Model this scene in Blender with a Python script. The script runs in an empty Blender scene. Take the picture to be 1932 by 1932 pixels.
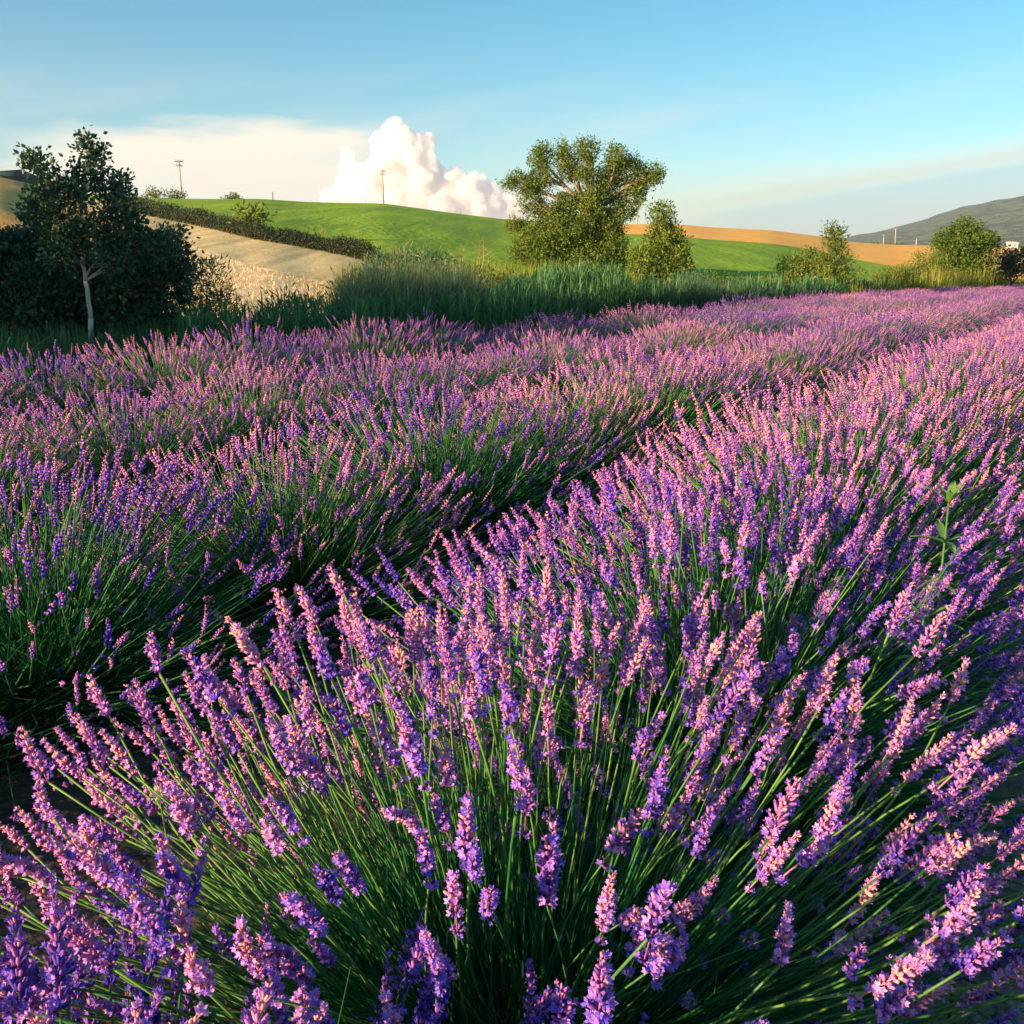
import bpy, math, random
import numpy as np
from mathutils import Vector, Matrix, noise as mnoise

R = math.radians
rng = np.random.default_rng(7)
random.seed(7)
scene = bpy.context.scene
COL = scene.collection

# ------------------------------------------------------------------ camera, sky, sun, exposure
CAM_H = 1.4
FOC = 0.96                                   # focal length / frame height
PITCH = math.atan((0.5 - 522 / 1932) / FOC)
cd = bpy.data.cameras.new('camera')
cd.sensor_fit = 'HORIZONTAL'; cd.sensor_width = 36; cd.lens = 36 * FOC
cd.clip_start = 0.05; cd.clip_end = 60000
cam = bpy.data.objects.new('camera', cd); COL.objects.link(cam)
cam.location = (0, 0, CAM_H); cam.rotation_euler = (math.pi / 2 - PITCH, 0, 0)
scene.camera = cam

SUN_EL, SUN_HEAD = 11.5, 234.0               # sun stands behind the camera to the left
world = bpy.data.worlds.new('World'); scene.world = world; world.use_nodes = True
sun_d = bpy.data.lights.new('sun', 'SUN'); sun_d.energy = 5.0; sun_d.angle = R(0.53); sun_d.color = (1.0, 0.62, 0.36)
sun = bpy.data.objects.new('sun', sun_d); COL.objects.link(sun)
ldir = Vector((-math.sin(R(SUN_HEAD)) * math.cos(R(SUN_EL)), -math.cos(R(SUN_HEAD)) * math.cos(R(SUN_EL)), -math.sin(R(SUN_EL))))
sun.rotation_euler = ldir.to_track_quat('-Z', 'Y').to_euler()
vs = scene.view_settings
vs.view_transform = 'Standard'; vs.look = 'None'; vs.gamma = 1; vs.exposure = 1.7; vs.use_curve_mapping = False
scene.cycles.use_denoising = True
scene.cycles.max_bounces = 12; scene.cycles.diffuse_bounces = 2; scene.cycles.transmission_bounces = 2; scene.cycles.volume_bounces = 12
scene.cycles.sample_clamp_indirect = 4

def build_world():
    nt = world.node_tree; N = nt.nodes; L = nt.links; N.clear()
    out = N.new('ShaderNodeOutputWorld'); bg = N.new('ShaderNodeBackground')
    sky = N.new('ShaderNodeTexSky'); sky.sky_type = 'NISHITA'; sky.sun_disc = False
    sky.sun_elevation = R(SUN_EL); sky.sun_rotation = R(SUN_HEAD)
    sky.air_density = 1.0; sky.dust_density = 0.35; sky.ozone_density = 2.2
    hs = N.new('ShaderNodeHueSaturation'); hs.inputs['Saturation'].default_value = 1.42; hs.inputs['Hue'].default_value = 0.484
    L.new(sky.outputs[0], hs.inputs['Color'])
    tc = N.new('ShaderNodeTexCoord'); sep = N.new('ShaderNodeSeparateXYZ'); L.new(tc.outputs['Generated'], sep.inputs[0])
    def m(op, a, b=None, c=None):
        n = N.new('ShaderNodeMath'); n.operation = op
        for i, x in enumerate((a, b, c)):
            if x is None: continue
            if isinstance(x, (int, float)): n.inputs[i].default_value = x
            else: L.new(x, n.inputs[i])
        return n.outputs[0]
    def sstep(x, lo, hi):
        n = N.new('ShaderNodeMapRange'); n.interpolation_type = 'SMOOTHSTEP'
        L.new(x, n.inputs[0]); n.inputs[1].default_value = lo; n.inputs[2].default_value = hi
        return n.outputs[0]
    az = m('ARCTAN2', sep.outputs['X'], sep.outputs['Y'])          # heading, 0 = +Y
    el = m('ARCSINE', sep.outputs['Z'])
    cmb = N.new('ShaderNodeCombineXYZ'); L.new(m('MULTIPLY', az, 3.0), cmb.inputs[0]); L.new(m('MULTIPLY', el, 16.0), cmb.inputs[1])
    nz = N.new('ShaderNodeTexNoise'); nz.inputs['Scale'].default_value = 2.4; nz.inputs['Detail'].default_value = 5; nz.inputs['Roughness'].default_value = 0.5
    L.new(cmb.outputs[0], nz.inputs['Vector'])
    wob = m('MULTIPLY', m('SUBTRACT', nz.outputs['Fac'], 0.5), 0.10)
    # a broad anvil of thin cloud low in the sky
    e2 = m('ADD', el, wob)
    tilt = m('SUBTRACT', e2, m('MULTIPLY', m('ADD', az, 0.3), 0.05))
    top = m('SUBTRACT', 1.0, sstep(tilt, 0.112, 0.142))
    a2 = m('ADD', az, m('MULTIPLY', wob, 1.2))
    side = m('MULTIPLY', sstep(a2, -0.49, -0.38), m('SUBTRACT', 1.0, sstep(a2, -0.165, -0.10)))
    anvil = m('MULTIPLY', m('MULTIPLY', top, side), m('ADD', 0.55, m('MULTIPLY', nz.outputs['Fac'], 0.75)))
    # streaks of thin cloud rising from the horizon, all round the sky
    cmb2 = N.new('ShaderNodeCombineXYZ')
    L.new(m('MULTIPLY', az, 1.1), cmb2.inputs[0]); L.new(m('MULTIPLY', m('SUBTRACT', el, m('MULTIPLY', az, 0.17)), 11.0), cmb2.inputs[1])
    n2 = N.new('ShaderNodeTexNoise'); n2.inputs['Scale'].default_value = 2.1; n2.inputs['Detail'].default_value = 6; n2.inputs['Roughness'].default_value = 0.45
    L.new(cmb2.outputs[0], n2.inputs['Vector'])
    low = m('MULTIPLY', m('SUBTRACT', 1.0, sstep(el, 0.02, 0.22)), sstep(n2.outputs['Fac'], 0.40, 0.66))
    veil = m('MULTIPLY', low, 0.62)
    mask = m('MINIMUM', m('ADD', anvil, veil), 1.0)
    # a grey-blue bank low over the mountain with a pale upper rim
    db = m('ADD', m('SUBTRACT', el, m('ADD', 0.059, m('MULTIPLY', m('SUBTRACT', az, 0.165), 0.136))), m('MULTIPLY', m('SUBTRACT', n2.outputs['Fac'], 0.5), 0.035))
    win = m('MULTIPLY', sstep(az, 0.08, 0.24), m('SUBTRACT', 1.0, sstep(az, 0.9, 1.3)))
    bank = m('MULTIPLY', m('MULTIPLY', m('SUBTRACT', 1.0, sstep(db, -0.010, 0.003)), win), 0.5)
    rim = m('MULTIPLY', m('MULTIPLY', m('MULTIPLY', sstep(db, -0.008, 0.004), m('SUBTRACT', 1.0, sstep(db, 0.004, 0.022))), win), 0.55)
    mix = N.new('ShaderNodeMix'); mix.data_type = 'RGBA'
    L.new(mask, mix.inputs[0]); L.new(hs.outputs[0], mix.inputs[6]); mix.inputs[7].default_value = (5.4, 5.0, 4.1, 1)
    mb_ = N.new('ShaderNodeMix'); mb_.data_type = 'RGBA'; L.new(bank, mb_.inputs[0]); L.new(mix.outputs[2], mb_.inputs[6]); mb_.inputs[7].default_value = (2.3, 3.1, 3.7, 1)
    mr_ = N.new('ShaderNodeMix'); mr_.data_type = 'RGBA'; L.new(rim, mr_.inputs[0]); L.new(mb_.outputs[2], mr_.inputs[6]); mr_.inputs[7].default_value = (4.2, 4.0, 3.3, 1)
    L.new(mr_.outputs[2], bg.inputs['Color']); bg.inputs['Strength'].default_value = 0.064
    L.new(bg.outputs[0], out.inputs[0])
build_world()

# ------------------------------------------------------------------ geometry of the place
SY0 = 0.25
CP, SP = math.cos(PITCH), math.sin(PITCH)
def ray(px, py):
    sx = (px - 966) / 1932; sy = (966 - py) / 1932
    return np.array([sx, FOC * CP + sy * SP, sy * CP - FOC * SP])
def head(px):                                  # heading of a picture column near the skyline
    return math.atan2((px - 966) / 1932, FOC * CP + SY0 * SP)
def slope(px, py):
    d = ray(px, py); return d[2] / math.hypot(d[0], d[1])
def tab(t, soft=0):
    xs = [a[0] for a in t]; ys = [a[1] for a in t]
    if not soft: return lambda x: float(np.interp(x, xs, ys))
    w = np.cos(np.linspace(-1.4, 1.4, 15)); w /= w.sum(); o = np.linspace(-soft, soft, 15)
    return lambda x: float((np.interp(x + o, xs, ys) * w).sum())
ROWH = R(30.5)
UV_U = np.array([math.sin(ROWH), math.cos(ROWH)]); UV_V = np.array([-math.cos(ROWH), math.sin(ROWH)])
def row_xy(u, v): return UV_U * u + UV_V * v
crest_y = tab([(-700, 318), (0, 333), (49, 343), (98, 355), (170, 366), (252, 371), (350, 376), (490, 375), (577, 381), (628, 382), (725, 384),
               (815, 396), (947, 414), (1060, 420), (1175, 423), (1284, 424), (1352, 430), (1448, 434), (1553, 447), (1606, 457), (1680, 462), (1746, 463), (1850, 467), (2000, 470), (2700, 485)], 22)
crest_d = tab([(-700, 140), (0, 150), (250, 190), (350, 196), (725, 265), (947, 300), (1300, 380), (1750, 420), (2700, 430)], 150)
foot_d = tab([(-700, 15), (0, 18), (500, 22), (966, 28), (1450, 40), (1932, 80), (2700, 110)], 150)
_cz = {}
def hill_par(px):
    k = round(px * 2) / 2
    if k not in _cz:
        r0, D = foot_d(k), crest_d(k); s = slope(k, crest_y(k)); cz = CAM_H + D * s
        t = np.linspace(0.3, 1, 141); rr = r0 + (D - r0) * t
        for _ in range(4):
            e = (cz * (1 - (1 - t) ** 1.25) - CAM_H) / rr; cz *= 1 + (s - e.max()) * D / cz * 0.95
        e = (cz * (1 - (1 - t) ** 1.25) - CAM_H) / rr
        _cz[k] = (r0, D, cz, rr[int(e.argmax())])
    return _cz[k]
def hill_z(px, r):
    r0, D, cz, rm = hill_par(px); t = (r - r0) / (D - r0)
    if t <= 0: return 0.0
    if t <= 1: return cz * (1 - (1 - t) ** 1.25)
    return max(-1.0, cz - (r - D) ** 2 / D * 0.25)
def r_at(px, py):                              # distance at which the hillside shows at picture row py
    r0, D, cz, rm = hill_par(px); s = slope(px, py); lo, hi = r0, rm
    for _ in range(40):
        mid = 0.5 * (lo + hi)
        if (hill_z(px, mid) - CAM_H) / mid < s: lo = mid
        else: hi = mid
    return 0.5 * (lo + hi)
def polar(px, r, z=None):
    a = head(px); return np.array([r * math.sin(a), r * math.cos(a), hill_z(px, r) if z is None else z])
def at(px, py, r):                             # a point at horizontal distance r seen at (px, py)
    d = ray(px, py); k = r / math.hypot(d[0], d[1]); return np.array([d[0] * k, d[1] * k, CAM_H + d[2] * k])
def px_of(x, y): return 966 + 1932 * math.tan(math.atan2(x, y)) * (FOC * CP + SY0 * SP)

# ------------------------------------------------------------------ materials
def new_mat(name):
    m = bpy.data.materials.new(name); m.use_nodes = True; nt = m.node_tree; nt.nodes.clear()
    return m, nt
def ramp(nt, fac, stops):
    n = nt.nodes.new('ShaderNodeValToRGB'); e = n.color_ramp.elements
    e[0].position, e[0].color = stops[0][0], (*stops[0][1], 1)
    e[1].position, e[1].color = stops[-1][0], (*stops[-1][1], 1)
    for p, c in stops[1:-1]:
        k = e.new(p); k.color = (*c, 1)
    nt.links.new(fac, n.inputs[0]); return n.outputs[0]
def mth(nt, op, a, b):
    n = nt.nodes.new('ShaderNodeMath'); n.operation = op
    for i, x in enumerate((a, b)):
        if isinstance(x, (int, float)): n.inputs[i].default_value = x
        else: nt.links.new(x, n.inputs[i])
    return n.outputs[0]
def leaf_mat(name, stops, trans=0.3, rough=0.55, spread=0.35, spec=0.3, tcol=None):
    """plant tissue: colour varied by the mesh attribute 'tint' and per object, part of the light passes through"""
    m, nt = new_mat(name); N, L = nt.nodes, nt.links
    at_ = N.new('ShaderNodeAttribute'); at_.attribute_name = 'tint'
    oi = N.new('ShaderNodeObjectInfo')
    f = mth(nt, 'ADD', at_.outputs['Fac'], mth(nt, 'MULTIPLY', mth(nt, 'SUBTRACT', oi.outputs['Random'], 0.5), spread))
    col = ramp(nt, f, stops)
    p = N.new('ShaderNodeBsdfPrincipled'); L.new(col, p.inputs['Base Color']); p.inputs['Roughness'].default_value = rough
    p.inputs['Specular IOR Level'].default_value = spec
    t = N.new('ShaderNodeBsdfTranslucent'); L.new(col, t.inputs['Color'])
    mx = N.new('ShaderNodeMixShader'); mx.inputs[0].default_value = trans
    L.new(p.outputs[0], mx.inputs[1]); L.new(t.outputs[0], mx.inputs[2])
    o = N.new('ShaderNodeOutputMaterial'); L.new(mx.outputs[0], o.inputs[0]); return m
def plain(name, c1, c2, scale=8.0, rough=0.8, bump=0.0, stretch=(1, 1, 1), detail=6, lo=0.35, hi=0.65, bscale=None, spec=0.25, extra=None):
    m, nt = new_mat(name); N, L = nt.nodes, nt.links
    tc = N.new('ShaderNodeTexCoord'); mp = N.new('ShaderNodeMapping'); mp.inputs['Scale'].default_value = stretch
    L.new(tc.outputs['Object'], mp.inputs[0])
    nz = N.new('ShaderNodeTexNoise'); nz.inputs['Scale'].default_value = scale; nz.inputs['Detail'].default_value = detail
    L.new(mp.outputs[0], nz.inputs['Vector'])
    col = ramp(nt, nz.outputs['Fac'], [(lo, c1), (hi, c2)])
    p = N.new('ShaderNodeBsdfPrincipled'); p.inputs['Roughness'].default_value = rough; p.inputs['Specular IOR Level'].default_value = spec
    if extra: col = extra(nt, col, tc)
    L.new(col, p.inputs['Base Color'])
    if bump:
        b = N.new('ShaderNodeBump'); b.inputs['Strength'].default_value = 1; b.inputs['Distance'].default_value = bump
        n2 = N.new('ShaderNodeTexNoise'); n2.inputs['Scale'].default_value = bscale or scale * 3; n2.inputs['Detail'].default_value = 5
        L.new(mp.outputs[0], n2.inputs['Vector']); L.new(n2.outputs['Fac'], b.inputs['Height']); L.new(b.outputs[0], p.inputs['Normal'])
    o = N.new('ShaderNodeOutputMaterial'); L.new(p.outputs[0], o.inputs[0]); return m

M = {}
M['calyx'] = leaf_mat('lavender_calyx', [(0, (.055, .045, .46)), (.33, (.30, .125, .54)), (.68, (.74, .30, .55)), (1, (.88, .50, .46))], .3, .6, .5)  # blue end paints in shade; pink end paints in sun, plus dried calyx tan
M['corolla'] = leaf_mat('lavender_corolla', [(0, (.14, .09, .76)), (.5, (.42, .21, .82)), (1, (.78, .42, .82))], .35, .5, .5)
M['stem'] = leaf_mat('lavender_stem', [(0, (.012, .10, .03)), (.5, (.03, .17, .04)), (1, (.13, .29, .055))], .15, .5, .7)
M['leaf'] = leaf_mat('lavender_leaf', [(0, (.008, .06, .026)), (.5, (.02, .16, .05)), (1, (.06, .27, .07))], .3, .5, .2)
M['wood'] = plain('lavender_wood', (.05, .04, .03), (.13, .10, .07), 30, .9, .004)
M['dark_leaf'] = leaf_mat('poplar_leaf', [(0, (.025, .07, .045)), (.5, (.05, .12, .06)), (1, (.10, .17, .065))], .25, .4, .1)
M['willow_leaf'] = leaf_mat('willow_leaf', [(0, (.055, .11, .014)), (.5, (.13, .21, .026)), (1, (.25, .31, .045))], .3, .5, .1)
M['bush_leaf'] = leaf_mat('bush_leaf', [(0, (.035, .09, .014)), (.5, (.085, .165, .02)), (1, (.18, .26, .03))], .3, .5, .1)
M['olive_leaf'] = leaf_mat('olive_bush_leaf', [(0, (.08, .14, .02)), (.5, (.17, .24, .035)), (1, (.28, .32, .06))], .3, .5, .1)
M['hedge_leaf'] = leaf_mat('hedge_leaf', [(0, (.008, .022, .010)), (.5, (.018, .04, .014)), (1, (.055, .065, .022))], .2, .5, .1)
M['reed'] = leaf_mat('reed_blade', [(0, (.03, .11, .035)), (.5, (.065, .20, .06)), (1, (.14, .29, .08))], .3, .5, .1)
M['rush'] = leaf_mat('rush_blade', [(0, (.035, .10, .05)), (.5, (.075, .17, .08)), (.8, (.19, .25, .12)), (1, (.40, .34, .19))], .3, .5, .1)
M['gold_reed'] = leaf_mat('gold_reed_blade', [(0, (.08, .15, .02)), (.5, (.20, .27, .03)), (1, (.40, .39, .06))], .35, .5, .1)
M['straw'] = leaf_mat('straw_blade', [(0, (.55, .38, .15)), (1, (.85, .68, .34))], .25, .6, .1)
M['dry'] = leaf_mat('dry_stalk', [(0, (.20, .15, .06)), (1, (.45, .36, .15))], .15, .6, .1)
M['weed'] = leaf_mat('weed_leaf', [(0, (.07, .22, .05)), (1, (.18, .38, .09))], .35, .45, .1)
M['bark_pale'] = plain('bark_pale', (.30, .29, .25), (.52, .49, .42), 9, .85, .01, (1, 1, .3))
M['bark_tan'] = plain('bark_tan', (.16, .13, .10), (.34, .29, .23), 7, .9, .02, (1, 1, .3))
M['bark_dark'] = plain('bark_dark', (.05, .04, .03), (.12, .09, .06), 7, .9, .02, (1, 1, .3))

# ------------------------------------------------------------------ mesh builder (all triangles, numpy)
class MB:
    def __init__(s): s.v = []; s.f = []; s.m = []; s.t = []; s.n = 0
    def add(s, v, f, mat=0, tint=0.5):
        v = np.asarray(v, float); f = np.asarray(f, int)
        s.v.append(v); s.f.append(f + s.n); s.n += len(v)
        s.m.append(np.full(len(f), mat, int) if np.isscalar(mat) else np.asarray(mat, int))
        s.t.append(np.full(len(v), tint, float) if np.isscalar(tint) else np.asarray(tint, float))
    def tube(s, pts, rad, sides=5, mat=0, tint=0.5):
        pts = np.asarray(pts, float); n = len(pts); rad = np.broadcast_to(np.asarray(rad, float), (n,))
        tg = np.gradient(pts, axis=0); tg /= np.linalg.norm(tg, axis=1)[:, None] + 1e-12
        ref = np.array([1., 0, 0]) if abs(tg[0][0]) < .8 else np.array([0, 1., 0])
        V = []
        for i in range(n):
            a = np.cross(tg[i], ref); a /= np.linalg.norm(a) + 1e-12; b = np.cross(tg[i], a)
            an = np.arange(sides) * 2 * math.pi / sides
            V.append(pts[i] + rad[i] * (np.cos(an)[:, None] * a + np.sin(an)[:, None] * b))
        V = np.concatenate(V); F = []
        for i in range(n - 1):
            for k in range(sides):
                a, b = i * sides + k, i * sides + (k + 1) % sides
                F += [(a, b, b + sides), (a, b + sides, a + sides)]
        for k in range(1, sides - 1):
            F.append((0, k + 1, k)); o = (n - 1) * sides; F.append((o, o + k, o + k + 1))
        s.add(V, F, mat, tint)
    def box(s, c, d, mat=0, rz=0.0, tint=.5):
        v = np.array([(x, y, z) for x in (-.5, .5) for y in (-.5, .5) for z in (-.5, .5)]) * np.asarray(d, float)
        cs, sn = math.cos(rz), math.sin(rz); v = np.stack([v[:, 0] * cs - v[:, 1] * sn, v[:, 0] * sn + v[:, 1] * cs, v[:, 2]], 1) + np.asarray(c, float)
        q = [(0, 1, 3, 2), (4, 6, 7, 5), (0, 4, 5, 1), (2, 3, 7, 6), (0, 2, 6, 4), (1, 5, 7, 3)]
        s.add(v, [t for a, b, c_, d_ in q for t in ((a, b, c_), (a, c_, d_))], mat, tint)
    def many(s, tv, tf, mats, tint, X):
        """template tv/tf placed with rotation-scale-translation matrices X (n,4,4); tint (n,) added to the template's"""
        n, k = len(X), len(tv)
        V = np.einsum('nij,kj->nki', X[:, :3, :3], tv) + X[:, None, :3, 3]
        F = tf[None] + (np.arange(n) * k)[:, None, None]
        mats = np.broadcast_to(np.asarray(mats, int), (len(tf),))
        s.add(V.reshape(-1, 3), F.reshape(-1, 3), np.tile(mats, n), np.asarray(tint).reshape(-1))
    def mesh(s, name, mats, smooth=False):
        me = bpy.data.meshes.new(name)
        v = np.concatenate(s.v); f = np.concatenate(s.f); m = np.concatenate(s.m); t = np.concatenate(s.t)
        me.vertices.add(len(v)); me.vertices.foreach_set('co', v.astype(np.float32).ravel())
        me.loops.add(len(f) * 3); me.loops.foreach_set('vertex_index', f.astype(np.int32).ravel())
        me.polygons.add(len(f)); me.polygons.foreach_set('loop_start', (np.arange(len(f)) * 3).astype(np.int32))
        for x in mats: me.materials.append(x)
        me.polygons.foreach_set('material_index', m.astype(np.int32))
        a = me.attributes.new('tint', 'FLOAT', 'POINT'); a.data.foreach_set('value', t.astype(np.float32))
        me.update(calc_edges=True)
        if smooth: me.polygons.foreach_set('use_smooth', np.ones(len(f), bool))
        return me
    def build(s, name, mats, parent=None, smooth=False):
        return link(name, s.mesh(name, mats if isinstance(mats, (list, tuple)) else [mats], smooth), parent)
def link(name, me, parent=None):
    o = bpy.data.objects.new(name, me); COL.objects.link(o)
    if parent is not None: o.parent = parent
    return o
def tag(o, label=None, cat=None, group=None, kind=None):
    if label: o['label'] = label
    if cat: o['category'] = cat
    if group: o['group'] = group
    if kind: o['kind'] = kind
    return o
def empty(name, loc, rz=0.0):
    o = bpy.data.objects.new(name, None); COL.objects.link(o); o.location = Vector(loc); o.rotation_euler = (0, 0, rz); o.empty_display_size = .1
    return o
def frames(pos, zdir, roll, scale):
    """(n,4,4) matrices: local +Z along zdir"""
    z = zdir / (np.linalg.norm(zdir, axis=1)[:, None] + 1e-12); n = len(z)
    ref = np.where(np.abs(z[:, 2:3]) < .95, np.array([[0, 0, 1.]]), np.array([[1., 0, 0]]))
    x = np.cross(ref, z); x /= np.linalg.norm(x, axis=1)[:, None]; y = np.cross(z, x)
    c, s_ = np.cos(roll)[:, None], np.sin(roll)[:, None]
    X = x * c + y * s_; Y = y * c - x * s_
    sc = np.broadcast_to(np.asarray(scale, float).reshape(n, -1), (n, 3)) if np.ndim(scale) else np.full((n, 3), float(scale))
    o = np.zeros((n, 4, 4)); o[:, :3, 0] = X * sc[:, 0:1]; o[:, :3, 1] = Y * sc[:, 1:2]; o[:, :3, 2] = z * sc[:, 2:3]; o[:, :3, 3] = pos; o[:, 3, 3] = 1
    return o
def rand_dirs(n, up=0.0):
    d = rng.normal(size=(n, 3)); d[:, 2] += up; return d / np.linalg.norm(d, axis=1)[:, None]

# ------------------------------------------------------------------ ground, fields, mountain
def ground_extra(nt, col, tc):
    N, L = nt.nodes, nt.links
    d = N.new('ShaderNodeVectorMath'); d.operation = 'DOT_PRODUCT'; L.new(tc.outputs['Object'], d.inputs[0]); d.inputs[1].default_value = (UV_V[0], UV_V[1], 0)
    nz = N.new('ShaderNodeTexNoise'); nz.inputs['Scale'].default_value = 1.2; L.new(tc.outputs['Object'], nz.inputs['Vector'])
    v = mth(nt, 'ADD', d.outputs['Value'], mth(nt, 'MULTIPLY', mth(nt, 'SUBTRACT', nz.outputs['Fac'], .5), .8))
    n3 = N.new('ShaderNodeTexNoise'); n3.inputs['Scale'].default_value = .6; n3.inputs['Detail'].default_value = 8; L.new(tc.outputs['Object'], n3.inputs['Vector'])
    g = ramp(nt, n3.outputs['Fac'], [(.35, (.03, .07, .02)), (.6, (.10, .12, .03))])
    mr = N.new('ShaderNodeMapRange'); mr.interpolation_type = 'SMOOTHSTEP'; L.new(v, mr.inputs[0]); mr.inputs[1].default_value = 8.8; mr.inputs[2].default_value = 9.6
    mx = N.new('ShaderNodeMix'); mx.data_type = 'RGBA'; L.new(mr.outputs[0], mx.inputs[0]); L.new(col, mx.inputs[6]); L.new(g, mx.inputs[7])
    pr = N.new('ShaderNodeMapRange'); pr.interpolation_type = 'SMOOTHSTEP'; L.new(v, pr.inputs[0]); pr.inputs[1].default_value = .45; pr.inputs[2].default_value = -.15
    n4 = N.new('ShaderNodeTexNoise'); n4.inputs['Scale'].default_value = 9; n4.inputs['Detail'].default_value = 8; L.new(tc.outputs['Object'], n4.inputs['Vector'])
    sand = ramp(nt, n4.outputs['Fac'], [(.35, (.22, .18, .13)), (.65, (.40, .34, .26))])
    m2 = N.new('ShaderNodeMix'); m2.data_type = 'RGBA'; L.new(pr.outputs[0], m2.inputs[0]); L.new(mx.outputs[2], m2.inputs[6]); L.new(sand, m2.inputs[7])
    return m2.outputs[2]
M['soil'] = plain('soil_and_grass_ground', (.045, .038, .03), (.10, .085, .065), 7, .95, .03, extra=ground_extra, bscale=22)
def build_ground():
    mb = MB(); rr = [0, 1, 2, 3, 4, 6, 8, 12, 20, 40, 80, 200, 600, 2000, 9000]; na = 72; V = [(0, 0, 0)]; F = []
    for r in rr[1:]:
        for k in range(na):
            a = 2 * math.pi * k / na; x, y = r * math.sin(a), r * math.cos(a)
            V.append((x, y, .035 * mnoise.noise((x * .9, y * .9, 0)) if r < 10 else 0))
    for k in range(na): F.append((0, 1 + (k + 1) % na, 1 + k))
    for i in range(len(rr) - 2):
        for k in range(na):
            a, b = 1 + i * na + k, 1 + i * na + (k + 1) % na
            F += [(a, b, b + na), (a, b + na, a + na)]
    tag(mb_add(mb, V, F).build('ground', M['soil'], smooth=True), 'bare grey brown soil between the lavender rows', 'soil', kind='structure')
def mb_add(mb, V, F): mb.add(V, F); return mb
build_ground()

hedge_y = tab([(150, 366), (250, 394), (280, 406), (400, 432), (500, 456), (651, 484), (720, 500), (800, 540), (860, 600)])     # foot of hedge, edge of the green field
strip_y = tab([(-800, 300), (84, 300), (98, 356), (110, 362), (175, 395), (336, 456), (490, 505), (630, 536), (760, 566), (860, 600)])                  # edge between mown strip and stubble
gold_y = tab([(1000, 423), (1100, 428), (1175, 441), (1284, 447), (1400, 456), (1501, 466), (1560, 477), (1623, 491), (1693, 503), (1760, 525), (1800, 545)])
def field(name, x0, x1, far, near, mat, label, cat, lift, rows=26, step=8, over=False):
    xs = np.arange(x0, x1 + .1, step); mb = MB(); V = []; F = []
    for px in xs:
        rf, rn = far(px), near(px); rn = min(rn, rf - .02)
        for k in range(rows):
            t = k / (rows - 1); r = rn * (rf / rn) ** t
            V.append(polar(px, r) + np.array([0, 0, lift + .1 * mnoise.noise((px * .01, r * .05, 3))]))
        if over:
            D = hill_par(px)[1]
            for q in (1.08, 1.2, 1.45): V.append(polar(px, D * q))
    k = rows + (3 if over else 0)
    for i in range(len(xs) - 1):
        for j in range(k - 1):
            a = i * k + j; F += [(a, a + k, a + k + 1), (a, a + k + 1, a + 1)]
    mb.add(V, F); o = mb.build(name, mat, smooth=True); tag(o, label, cat, kind='structure'); return o
M['wheat'] = plain('ripe_wheat', (.66, .32, .05), (.86, .50, .13), .9, .9, .12, (1, 1, .4), lo=.3, hi=.7, bscale=5)
M['gold'] = plain('ripe_barley', (.85, .43, .06), (.95, .56, .12), .25, .9, .2, (1, 1, .3), lo=.3, hi=.7, bscale=2)
M['stubble'] = plain('pale_stubble', (.66, .51, .23), (.90, .76, .42), .7, .95, .05, (1, 1, .5), bscale=7)
def strip_lines(nt, col, tc):
    N, L = nt.nodes, nt.links
    mp = N.new('ShaderNodeMapping'); mp.inputs['Rotation'].default_value = (0, 0, R(-62)); mp.inputs['Scale'].default_value = (.9, .03, .05); L.new(tc.outputs['Object'], mp.inputs[0])
    nz = N.new('ShaderNodeTexNoise'); nz.inputs['Scale'].default_value = 1.6; nz.inputs['Detail'].default_value = 4; L.new(mp.outputs[0], nz.inputs['Vector'])
    c = ramp(nt, nz.outputs['Fac'], [(.35, (.7, .7, .7)), (.62, (1.08, 1.08, 1.08))])
    mx = N.new('ShaderNodeMix'); mx.data_type = 'RGBA'; mx.blend_type = 'MULTIPLY'; mx.inputs[0].default_value = 1; L.new(col, mx.inputs[6]); L.new(c, mx.inputs[7]); return mx.outputs[2]
def crop_lines(nt, col, tc):
    N, L = nt.nodes, nt.links
    mp = N.new('ShaderNodeMapping'); mp.inputs['Rotation'].default_value = (0, 0, R(-70)); mp.inputs['Scale'].default_value = (.35, .012, .02); L.new(tc.outputs['Object'], mp.inputs[0])
    nz = N.new('ShaderNodeTexNoise'); nz.inputs['Scale'].default_value = 1.3; nz.inputs['Detail'].default_value = 5; L.new(mp.outputs[0], nz.inputs['Vector'])
    c = ramp(nt, nz.outputs['Fac'], [(.38, (.72, .80, .8)), (.6, (1.06, 1.03, 1))])
    mx = N.new('ShaderNodeMix'); mx.data_type = 'RGBA'; mx.blend_type = 'MULTIPLY'; mx.inputs[0].default_value = 1; L.new(col, mx.inputs[6]); L.new(c, mx.inputs[7]); return mx.outputs[2]
M['strip'] = plain('mown_strip', (.66, .54, .22), (.78, .66, .32), .8, .95, .03, (1, 1, .4), bscale=5, extra=strip_lines)
M['green'] = plain('green_crop', (.19, .36, .003), (.29, .48, .006), .06, .9, .2, (1, 1, .3), lo=.3, hi=.7, bscale=1.6, extra=crop_lines)
crest_r = lambda px: hill_par(px)[3]
foot_r = lambda px: hill_par(px)[0] - 1.0
def r_b(f): return lambda px: r_at(px, max(f(px), crest_y(px) + .01))
field('wheat_field', -700, 248, lambda p: r_at(p, max(strip_y(p), crest_y(p) + .01)), foot_r, M['wheat'], 'ripe orange wheat on the slope behind the poplar', 'field', .02)
field('stubble_field', 248, 856, lambda p: r_at(p, max(strip_y(p), crest_y(p) + .01)), foot_r, M['stubble'], 'pale yellow stubble on the slope below the mown strip', 'field', .02)
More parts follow.
